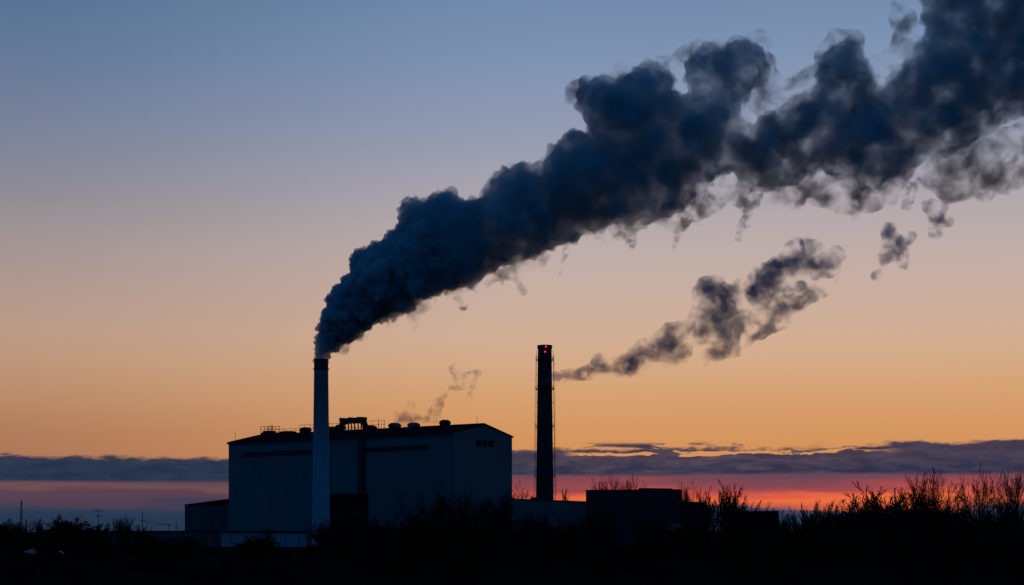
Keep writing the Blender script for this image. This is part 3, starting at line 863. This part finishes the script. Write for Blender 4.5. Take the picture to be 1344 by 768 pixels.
# faint steam off the hall roof
YR = 765
steam = thing('roof_steam', 'faint wisps of steam rising from the hall roof behind the round vents', 'steam', at(524, 556, YR))
org3 = at(524, 556, YR)
ws = [(528, 552, 10), (536, 548, 9), (526, 550, 8), (522, 543, 5), (532, 546, 7), (538, 538, 6), (540, 531, 5), (548, 552, 7), (560, 550, 6), (572, 546, 7), (576, 530, 7), (566, 540, 5), (600, 490, 7), (594, 484, 5), (606, 496, 7), (618, 495, 7), (612, 505, 6), (602, 505, 6), (594, 508, 5), (620, 508, 5), (616, 520, 5), (628, 488, 5), (584, 520, 5)]
hull('steam_wisps', to_world([(a, b_, r * 1.35) for a, b_, r in ws], YR, rng, None, 0.4, 3, 0.5), 0.8, smoke_mat('thin_steam', (0.28, 0.36, 0.52), 0.20, 0.22, 0.42, 0.72, 0.0, 7.0, 0.09, 0.2, 4.0), steam, ((5.0, 0.8), (2.0, 0.4)), org3)

# ------------------------------------------------------------------ bare trees
def rot_about(v_, ax, a):
    return v_ * math.cos(a) + np.cross(ax, v_) * math.sin(a) + ax * np.dot(ax, v_) * (1 - math.cos(a))

def grow(seed, h, stems=1, spread=0.55, upright=0.35, n1=14, n2=7, n3=6, n4=3, base=0.2, lean=0.05, r_trunk=None, tf=0.60, lk=1.0):
    """segments (p0, p1, r0, r1, level) of one leafless tree"""
    rg = np.random.default_rng(seed)
    segs = []
    def branch(p, d_, L, r, lv, nseg):
        pts = [p]; dirs = [d_]; rs = [r]
        for k in range(nseg):
            d_ = d_ + rg.normal(size=3) * (0.05 if lv == 0 else 0.075) + np.array((0, 0, upright * (0.10 if lv else 0.06)))
            d_ /= np.linalg.norm(d_)
            q = pts[-1] + d_ * L / nseg
            r2 = r * (1 - 0.82 * (k + 1) / nseg) + 0.006
            segs.append((pts[-1], q, rs[-1], r2, lv))
            pts.append(q); dirs.append(d_); rs.append(r2)
        return pts, dirs, rs
    def kids(pts, dirs, rs, L, lv, n, t0):
        ns = len(pts) - 1
        for k in range(n):
            t = t0 + (1 - t0) * (k + rg.uniform(0, 1)) / n
            t = min(t, 0.999)
            i = int(t * ns); f = t * ns - i
            p = pts[i] * (1 - f) + pts[i + 1] * f; dd = dirs[i]
            ax = np.cross(dd, rg.normal(size=3)); ax /= np.linalg.norm(ax)
            a = spread * rg.uniform(0.65, 1.4) * (1.1 if lv == 1 else 1.0)
            nd = rot_about(dd, ax, a); nd[2] += upright * 0.4; nd /= np.linalg.norm(nd)
            if lv == 1:
                l2 = h * lk * rg.uniform(0.34, 0.60) * (1.12 - 0.45 * t)
            else:
                l2 = L * rg.uniform(0.30, 0.68) * (1.15 - 0.60 * t)
            r2 = max(rs[i] * 0.62, 0.018)
            nsg = {1: 6, 2: 4, 3: 3, 4: 2}[lv]
            a_, b_, c_ = branch(p, nd, l2, r2, lv, nsg)
            nn = {1: n2, 2: n3, 3: n4, 4: 0}[lv]
            if nn: kids(a_, b_, c_, l2, lv + 1, nn, 0.12)
    for s in range(stems):
        d0 = np.array((rg.normal() * lean * (1 if stems == 1 else 4), rg.normal() * lean * (1 if stems == 1 else 4), 1.0)); d0 /= np.linalg.norm(d0)
        hh = h * tf * (1.0 if stems == 1 else rg.uniform(0.75, 1.1))
        off = np.array((rg.normal() * 0.2, rg.normal() * 0.2, -0.6)) if stems > 1 else np.array((0, 0, -0.6))
        rt = (r_trunk or h * 0.019) * (1 if stems == 1 else 0.6)
        a_, b_, c_ = branch(off, d0, hh, rt, 0, 9)
        kids(a_, b_, c_, hh, 1, n1, base)
    return segs

def seg_mesh(segs, sides):
    n = len(segs)
    p0 = np.array([s[0] for s in segs]); p1 = np.array([s[1] for s in segs]); r0 = np.array([s[2] for s in segs]); r1 = np.array([s[3] for s in segs])
    ax = p1 - p0; ax /= np.linalg.norm(ax, axis=1)[:, None] + 1e-9
    ref = np.where(np.abs(ax[:, 2:3]) < 0.9, np.array([[0, 0, 1.0]]), np.array([[1.0, 0, 0]]))
    s = np.cross(ax, ref); s /= np.linalg.norm(s, axis=1)[:, None]; t = np.cross(ax, s)
    vs = np.empty((n, 2, sides, 3))
    for k in range(sides):
        a = 2 * math.pi * k / sides
        o = s * math.cos(a) + t * math.sin(a)
        vs[:, 0, k] = p0 + o * r0[:, None]; vs[:, 1, k] = p1 + o * r1[:, None]
    base = (np.arange(n) * 2 * sides)[:, None, None]
    f = np.array([[k, (k + 1) % sides, sides + (k + 1) % sides, sides + k] for k in range(sides)])[None] + base
    return vs.reshape(-1, 3), f.reshape(-1, 4)

def np_mesh(name, vs, fs, m):
    me = bpy.data.meshes.new(name)
    nf, k = fs.shape
    me.vertices.add(len(vs)); me.vertices.foreach_set('co', np.ascontiguousarray(vs, dtype=np.float32).reshape(-1))
    me.loops.add(nf * k); me.loops.foreach_set('vertex_index', np.ascontiguousarray(fs, dtype=np.int32).reshape(-1))
    me.polygons.add(nf); me.polygons.foreach_set('loop_start', np.arange(0, nf * k, k, dtype=np.int32))
    me.polygons.foreach_set('loop_total', np.full(nf, k, dtype=np.int32)) if False else None
    me.update(calc_edges=True); me.validate()
    me.materials.append(m)
    return me

PROTO = {}
def proto(kind, seed, h=15.0, twig_r=1.7, **kw):
    segs = grow(seed, h, **kw)
    top_ = max(s[1][2] for s in segs)
    k = h / top_
    segs = [(a * k, b_ * k, r0 * k, r1 * k, lv) for a, b_, r0, r1, lv in segs]
    tv, tf = seg_mesh([s for s in segs if s[4] == 0], 7)
    cv, cf = seg_mesh([(a, b_, max(r0, .016 * twig_r), max(r1, .010 * twig_r), lv) for a, b_, r0, r1, lv in segs if s_ok(lv)], 3)
    PROTO[kind] = (h, np_mesh('trunk', tv, tf, M['bark']), np_mesh('crown', cv, cf, M['twig']))
def s_ok(lv): return lv > 0
proto('wide', 3, 16, spread=0.50, upright=0.40, n1=12, n2=10, n3=6, n4=2, base=0.42, tf=.46, lk=1.2)
proto('fan', 8, 16, spread=0.44, upright=0.46, n1=24, n2=10, n3=6, n4=2, base=0.10, tf=.40, lk=1.25)
proto('fork', 21, 16, stems=3, spread=0.46, upright=0.35, n1=8, n2=8, n3=6, n4=2, base=0.25, lean=0.07, tf=.45, lk=1.15)
proto('upright', 14, 14, stems=4, spread=0.30, upright=0.65, n1=8, n2=7, n3=5, n4=3, base=0.12, lean=0.035, tf=.62)
proto('clump', 33, 10, stems=6, spread=0.48, upright=0.36, n1=7, n2=7, n3=5, n4=3, base=0.05, lean=0.10, tf=.5)
proto('spray', 71, 14, stems=6, spread=0.26, upright=0.45, n1=6, n2=6, n3=5, n4=2, base=0.15, lean=0.05, tf=.62)
proto('round', 40, 14, spread=0.66, upright=0.22, n1=20, n2=10, n3=7, n4=2, base=0.18, tf=.42, lk=1.15)
proto('sapling', 52, 9, spread=0.42, upright=0.45, n1=14, n2=7, n3=4, n4=0, base=0.2, tf=.75)
# dense kind: twigs thickened with many small leaf faces
def dense_proto(kind, seed, h):
    segs = grow(seed, h, stems=4, spread=0.6, upright=0.3, n1=8, n2=5, n3=4, n4=0, base=0.08, lean=0.08)
    k = h / max(s[1][2] for s in segs)
    segs = [(a * k, b_ * k, r0 * k, r1 * k, lv) for a, b_, r0, r1, lv in segs]
    tv, tf = seg_mesh([s for s in segs if s[4] == 0], 6)
    cv, cf = seg_mesh([s for s in segs if s[4] > 0], 3)
    rg = np.random.default_rng(seed)
    ends = np.array([s[1] for s in segs if s[4] >= 2])
    pick = ends[rg.integers(0, len(ends), 9000)] + rg.normal(size=(9000, 3)) * 0.28
    pick = pick[pick[:, 2] > 0.1]
    n = len(pick)
    a = rg.normal(size=(n, 3)); a /= np.linalg.norm(a, axis=1)[:, None]
    b_ = np.cross(a, rg.normal(size=(n, 3))); b_ /= np.linalg.norm(b_, axis=1)[:, None]
    sz = rg.uniform(0.10, 0.22, (n, 1))
    lv_ = np.stack([pick - a * sz, pick - b_ * sz * .6, pick + a * sz, pick + b_ * sz * .6], 1).reshape(-1, 3)
    lf = np.arange(n * 4).reshape(n, 4)
    vs = np.concatenate([cv, lv_]); fs = np.concatenate([cf, lf + len(cv)])
    PROTO[kind] = (h, np_mesh('trunk', tv, tf, M['bark']), np_mesh('crown', vs, fs, M['leaf']))
dense_proto('dense', 61, 9.0)
dense_proto('dense_b', 67, 8.0)

TREE_SEEDS = random.Random(77)
def tree(kind, px, ytop, Y, label, cat='tree', name='bare_tree', group=None, wide=1.0):
    h, tm, cm = PROTO[kind]
    topz = at(px, ytop, Y).z
    s = topz / h
    p = at(px, 698, Y)
    root = thing(name, label, cat, (p.x, p.y, -0.3), TREE_SEEDS.uniform(0, 6.28), group)
    root.scale = (s * wide, s * wide, s)
    for nm, me in (('trunk', tm), ('crown', cm)):
        o = bpy.data.objects.new(nm, me); col.objects.link(o); o.parent = root
    return root

# right-hand row against the glow
tree('wide', 1290, 600, 265, 'tallest bare tree, wide and forked, near the right end of the treeline', wide=0.62)
tree('fan', 1216, 609, 275, 'second tallest bare tree, a dense fan of fine twigs, left of the tallest', wide=.85)
tree('fork', 1343, 606, 262, 'bare forked tree cut off by the right edge of the picture', wide=.6)
tree('clump', 1152, 634, 285, 'broad bushy bare tree at the left of the fan-shaped tree', wide=1.5)
tree('clump', 1180, 628, 292, 'bushy bare tree leaning into the left side of the fan-shaped tree', wide=1.1)
tree('spray', 1196, 648, 270, 'narrow upright bare tree just left of the fan-shaped trunk', wide=.8)
tree('upright', 1255, 647, 262, 'narrow dark upright tree between the two tallest bare trees', wide=.5)
tree('clump', 1275, 657, 290, 'low bushy bare tree at the left foot of the tallest tree')
tree('clump', 1316, 657, 285, 'low bushy bare tree at the right foot of the tallest tree', wide=.8)
tree('spray', 1306, 653, 300, 'thin upright bare tree close behind the tallest trunk', wide=.7)
tree('clump', 1240, 656, 300, 'low bushy bare tree right of the fan-shaped tree', wide=.9)
tree('clump', 1128, 655, 300, 'low spreading bare tree at the left end of the dense thicket', wide=1.6)
tree('upright', 1075, 652, 310, 'small upright bare tree standing alone left of the thicket')
tree('upright', 1092, 655, 320, 'small upright bare tree right beside the lone small one', wide=.9)
tree('clump', 1060, 662, 330, 'lowest small bare tree at the left of the lone upright pair', wide=.8)
tree('clump', 1108, 664, 330, 'low bare bush filling the gap between the upright pair and the thicket', 'bush', 'bare_bush')
tree('spray', 1328, 655, 290, 'thin upright bare tree near the right edge, before the cut-off tree', wide=.7)
# multi-stemmed group right of the block
tree('spray', 950, 626, 340, 'tallest many-stemmed bare tree right of the side wing', wide=1.0)
tree('spray', 971, 632, 350, 'many-stemmed bare tree leaning right, beside the far shed', wide=1.0)
tree('spray', 930, 636, 420, 'slim bare tree rising behind the corner of the side wing', wide=.7)
tree('round', 912, 626, 800, 'twiggy bare tree rising behind the side wing roof', wide=.42)
tree('fan', 897, 630, 800, 'narrow bare tree at the joint of block building and side wing', wide=.4)
tree('clump', 985, 656, 360, 'low bare tree at the right foot of the many-stemmed pair', wide=.8)
tree('clump', 1010, 662, 520, 'low bare tree in front of the far shed, left one', wide=.7)
tree('clump', 1030, 665, 520, 'lowest bare tree in front of the far shed, right one', wide=.7)
# behind the block and shed
tree('fan', 801, 618, 800, 'bare tree showing above the left part of the block building roof', wide=.62)
tree('fan', 828, 620, 810, 'bare tree showing above the middle of the block building roof', wide=.6)
tree('round', 843, 629, 800, 'thin bare tree showing above the block building right of middle', wide=.5)
tree('round', 788, 632, 800, 'lowest thin tree above the left end of the block building roof', wide=.5)
tree('sapling', 741, 634, 790, 'lone thin sapling above the long shed, left of the block building', wide=.45)
tree('round', 684, 629, 770, 'bushy bare tree between the hall corner and the dark chimney', wide=.8)
# in front of the hall and the sheds
tree('round', 572, 629, 430, 'round-crowned bare tree in front of the hall, right of centre', wide=1.0)
tree('round', 617, 633, 440, 'bare tree with a thinner crown right of the round-crowned one', wide=.8)
tree('clump', 648, 645, 430, 'bushy bare tree in front of the near gable corner', wide=1.0)
tree('clump', 700, 664, 420, 'dark bushy tree in front of the left part of the long shed')
tree('clump', 595, 662, 400, 'low bushy tree between the two taller trees before the hall')
tree('fan', 800, 662, 400, 'broad dark bare tree in front of the block building', wide=1.1)
tree('round', 850, 668, 410, 'round bare tree in front of the right half of the block building')
tree('clump', 758, 672, 400, 'dark bush where long shed and block building meet', 'bush', 'bare_bush', wide=1.2)
tree('clump', 900, 676, 420, 'bare bush in front of the side wing', 'bush', 'bare_bush', wide=1.0)
tree('clump', 500, 672, 420, 'dark bare bush in front of the hall, right of the black annex', 'bush', 'bare_bush', wide=1.1)
tree('clump', 462, 668, 430, 'dark bare bush in front of the black annex', 'bush', 'bare_bush', wide=1.1)
tree('clump', 424, 680, 430, 'dark bare bush at the foot of the pale chimney', 'bush', 'bare_bush', wide=1.1)
tree('sapling', 349, 688, 380, 'dark spindly bush standing before the white loading shed', 'bush', 'bare_bush', wide=1.6)
# left clumps
tree('dense', 8, 680, 430, 'dark dense tree at the left edge of the picture', name='dense_tree')
tree('upright', 36, 677, 440, 'thin bare tree beside the lattice mast', wide=.8)
tree('upright', 54, 677, 440, 'bare tree between the lattice mast and the dense round trees', wide=.9)
tree('dense_b', 78, 681, 420, 'small dense tree left of the big round one', name='dense_tree', wide=.9)
tree('dense', 96, 675, 430, 'biggest dense round tree above the left end of the warehouse', name='dense_tree', wide=1.1)
tree('dense_b', 122, 683, 440, 'flat-topped dense tree right of the biggest round one', name='dense_tree', wide=1.2)
tree('fork', 152, 675, 560, 'bare spreading tree above the warehouse roof, left of a pair', wide=.8)
tree('fan', 168, 674, 570, 'bare tree above the warehouse roof, right of a pair', wide=.7)
tree('clump', 185, 684, 560, 'low bare bush at the foot of the thin pole', 'bush', 'bare_bush', wide=.7)
tree('dense_b', 22, 688, 380, 'low dense bush below the lattice mast', 'bush', 'dense_bush', wide=1.3)
tree('dense', 62, 690, 380, 'low dense bush behind the parked cars', 'bush', 'dense_bush', wide=1.3)

# thicket saplings nobody can tell apart
rs_ = random.Random(5)
for k in range(22):
    px = rs_.uniform(1050, 1350)
    tree(rs_.choice(['sapling', 'sapling', 'upright']), px, rs_.uniform(658, 678), rs_.uniform(280, 380), 'bare sapling in the tangled thicket under the tall trees at right', 'tree', 'bare_sapling', 'saplings of the right-hand thicket', wide=rs_.uniform(.7, 1.2))
for k in range(16):
    tree(rs_.choice(['clump', 'dense']), rs_.uniform(930, 1345), rs_.uniform(684, 692), rs_.uniform(300, 400), 'low dark bush at the foot of the right-hand thicket', 'bush', 'dark_bush', 'bushes under the right-hand thicket', wide=1.5)
for k in range(22):
    tree(rs_.choice(['clump', 'dense', 'dense_b']), rs_.uniform(400, 930), rs_.uniform(682, 692), rs_.uniform(360, 460), 'low dark bush in the black belt before the sheds', 'bush', 'dark_bush', 'bushes in front of the plant', wide=1.5)
for k in range(9):
    tree(rs_.choice(['clump', 'dense_b']), rs_.uniform(130, 400), rs_.uniform(700, 708), rs_.uniform(330, 420), 'low dark bush in front of the long warehouse', 'bush', 'dark_bush', 'bushes before the warehouse', wide=1.6)

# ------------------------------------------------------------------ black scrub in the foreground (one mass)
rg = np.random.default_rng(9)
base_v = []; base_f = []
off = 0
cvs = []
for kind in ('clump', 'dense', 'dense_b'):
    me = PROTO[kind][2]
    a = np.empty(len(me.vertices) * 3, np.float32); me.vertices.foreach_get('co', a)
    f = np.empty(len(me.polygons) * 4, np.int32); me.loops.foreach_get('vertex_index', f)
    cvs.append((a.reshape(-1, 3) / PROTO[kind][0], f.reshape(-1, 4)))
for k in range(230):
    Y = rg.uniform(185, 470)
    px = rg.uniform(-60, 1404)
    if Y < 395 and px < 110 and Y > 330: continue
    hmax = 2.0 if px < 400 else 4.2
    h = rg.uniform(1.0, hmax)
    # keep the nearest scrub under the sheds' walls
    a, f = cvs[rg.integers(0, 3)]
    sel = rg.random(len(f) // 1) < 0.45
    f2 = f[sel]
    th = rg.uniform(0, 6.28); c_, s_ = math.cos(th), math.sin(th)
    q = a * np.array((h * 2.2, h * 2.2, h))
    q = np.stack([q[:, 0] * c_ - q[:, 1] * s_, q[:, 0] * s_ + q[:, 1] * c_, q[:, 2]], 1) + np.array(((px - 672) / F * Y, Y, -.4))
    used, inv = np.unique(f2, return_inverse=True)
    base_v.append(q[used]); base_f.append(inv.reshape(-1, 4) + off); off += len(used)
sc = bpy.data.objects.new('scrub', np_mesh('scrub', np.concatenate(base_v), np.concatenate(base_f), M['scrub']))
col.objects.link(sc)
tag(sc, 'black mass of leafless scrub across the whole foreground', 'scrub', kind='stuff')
# far wood along the horizon
base_v = []; base_f = []; off = 0
for k in range(260):
    Y = rg.uniform(1100, 1700); px = rg.uniform(-40, 1384)
    h = rg.uniform(6, 11) if px > 300 else rg.uniform(5, 8)
    a, f = cvs[rg.integers(0, 3)]
    f2 = f[rg.random(len(f)) < 0.2]
    q = a * np.array((h * 1.8, h * 1.8, h)) + np.array(((px - 672) / F * Y, Y, -.4))
    used, inv = np.unique(f2, return_inverse=True)
    base_v.append(q[used]); base_f.append(inv.reshape(-1, 4) + off); off += len(used)
fw = bpy.data.objects.new('distant_wood', np_mesh('distant_wood', np.concatenate(base_v), np.concatenate(base_f), M['twig']))
col.objects.link(fw)
tag(fw, 'far dark wood along the horizon behind the plant', 'wood', kind='stuff')

# ------------------------------------------------------------------ masts, poles, wires
p = at(28, 698, 620)
mast = thing('lattice_mast', 'slim lattice mast standing among trees at the far left', 'mast', (p.x, p.y, 0))
Hm = at(0, 661, 620).z
mm = MB()
for k in range(3):
    a = 2 * math.pi * k / 3
    mm.tube((.8 * math.cos(a), .8 * math.sin(a), -.5), (.25 * math.cos(a), .25 * math.sin(a), Hm), .12, .1, 5)
for j in range(12):
    z0_, z1_ = Hm * j / 12, Hm * (j + 1) / 12
    for k in range(3):
        a = 2 * math.pi * k / 3; a2 = 2 * math.pi * (k + 1) / 3
        r0_, r1_ = .8 - .55 * j / 12, .8 - .55 * (j + 1) / 12
        mm.tube((r0_ * math.cos(a), r0_ * math.sin(a), z0_), (r1_ * math.cos(a2), r1_ * math.sin(a2), z1_), .05, .05, 4)
mm.build('tower', M['steel'], mast)
MB().box((-.2, -.2, Hm - .5), (.2, .2, Hm + 1.2)).build('antenna', M['steel'], mast)
def pole(name, px, ytop, Y, label, arms=(), r=.13):
    p = at(px, 698, Y); t = thing(name, label, 'pole', (p.x, p.y, 0))
    H = at(px, ytop, Y).z
    MB().tube((0, 0, -.5), (0, 0, H), r * 1.3, r * .7, 8).build('post', M['wood'], t)
    for dz, half in arms:
        a = MB(); a.box((-half, -.08, H - dz - .1), (half, .08, H - dz + .1))
        for xx in (-half * .9, half * .9):
            a.tube((xx, 0, H - dz + .1), (xx, 0, H - dz + .5), .06, .06, 5)
        a.build('cross_arm', M['wood'], t)
    return t, H
pole('aerial_pole', 129, 667, 560, 'aerial pole with short cross bars above the flat-topped dense tree', ((1.0, 1.6), (3.0, .9)))
t1, h1 = pole('utility_pole', 187, 672, 600, 'tall thin utility pole right of the two bare trees above the warehouse', ((3.4, .9),), .16)
t2_, h2 = pole('utility_pole', 221.5, 688, 640, 'short utility pole just left of the low wing', ((.6, .8),), .14)
t3, h3 = pole('aerial_pole', 231.5, 684, 700, 'short aerial pole with slanting bars against the low wing', ((1.6, 1.1), (3.0, .7)), .12)
def wire(p0, p1, sag, label):
    mb = MB(); prev = None
    for k in range(13):
        t = k / 12
        q = Vector(p0).lerp(Vector(p1), t); q.z -= sag * 4 * t * (1 - t)
        if prev is not None: mb.tube(prev, q, .05, .05, 4, False)
        prev = q
    tag(mb.build('overhead_wire', M['steel']), label, 'wire')
wire(t1.location + Vector((.8, 0, h1 - 3.4 + .5)), t2_.location + Vector((.7, 0, h2 - .1)), .5, 'upper wire strung between the tall and the short utility pole')
wire(t1.location + Vector((-.8, 0, h1 - 3.4 + .5)), t2_.location + Vector((-.7, 0, h2 - .1)), .9, 'lower wire strung between the tall and the short utility pole')

# ------------------------------------------------------------------ parked cars
def car(px, Y, label, rz):
    p = at(px, 698, Y)
    t = thing('parked_car', label, 'car', (p.x, p.y, 0), rz, 'pale cars parked at the left')
    b_ = MB()
    prof = [(-2.2, .35), (-2.25, .8), (-2.1, .95), (-1.3, 1.02), (-.6, 1.5), (.9, 1.53), (1.7, 1.05), (2.2, .95), (2.25, .4)]
    n = len(prof)
    vs = [(x, -.85 + (.14 if z > 1.2 else 0), z) for x, z in prof] + [(x, .85 - (.14 if z > 1.2 else 0), z) for x, z in prof]
    fs = [tuple(range(n - 1, -1, -1)), tuple(range(n, 2 * n))] + [(i, (i + 1) % n, n + (i + 1) % n, n + i) for i in range(n)]
    b_.add(vs, fs); b_.build('body', M['car'], t)
    for s in (-1, 1):
        g_ = MB(); y = s * .80
        g_.add([(-1.05, y * 1.02, 1.05), (-.55, y * .93, 1.42), (.85, y * .93, 1.45), (1.45, y * 1.02, 1.07), (-1.05, y * 1.05, 1.05), (-.55, y * .96, 1.42), (.85, y * .96, 1.45), (1.45, y * 1.05, 1.07)],
               [(0, 1, 2, 3), (4, 5, 6, 7), (0, 1, 5, 4), (1, 2, 6, 5), (2, 3, 7, 6), (3, 0, 4, 7)])
        g_.build('window', M['glass'], t)
        for x in (-1.4, 1.4):
            MB().tube((x, s * .7, .33), (x, s * .88, .33), .33, .33, 18).build('wheel', M['tyre'], t)
        MB().box((-2.29, s * .6 - .18, .62), (-2.2, s * .6 + .18, .8)).build('headlight', M['glass'], t)
    return t
car(71, 385, 'pale car parked in the dark yard below the dense round trees, right one of two', .15)
car(41, 400, 'pale car half lost in dark scrub, left one of two', 1.3)
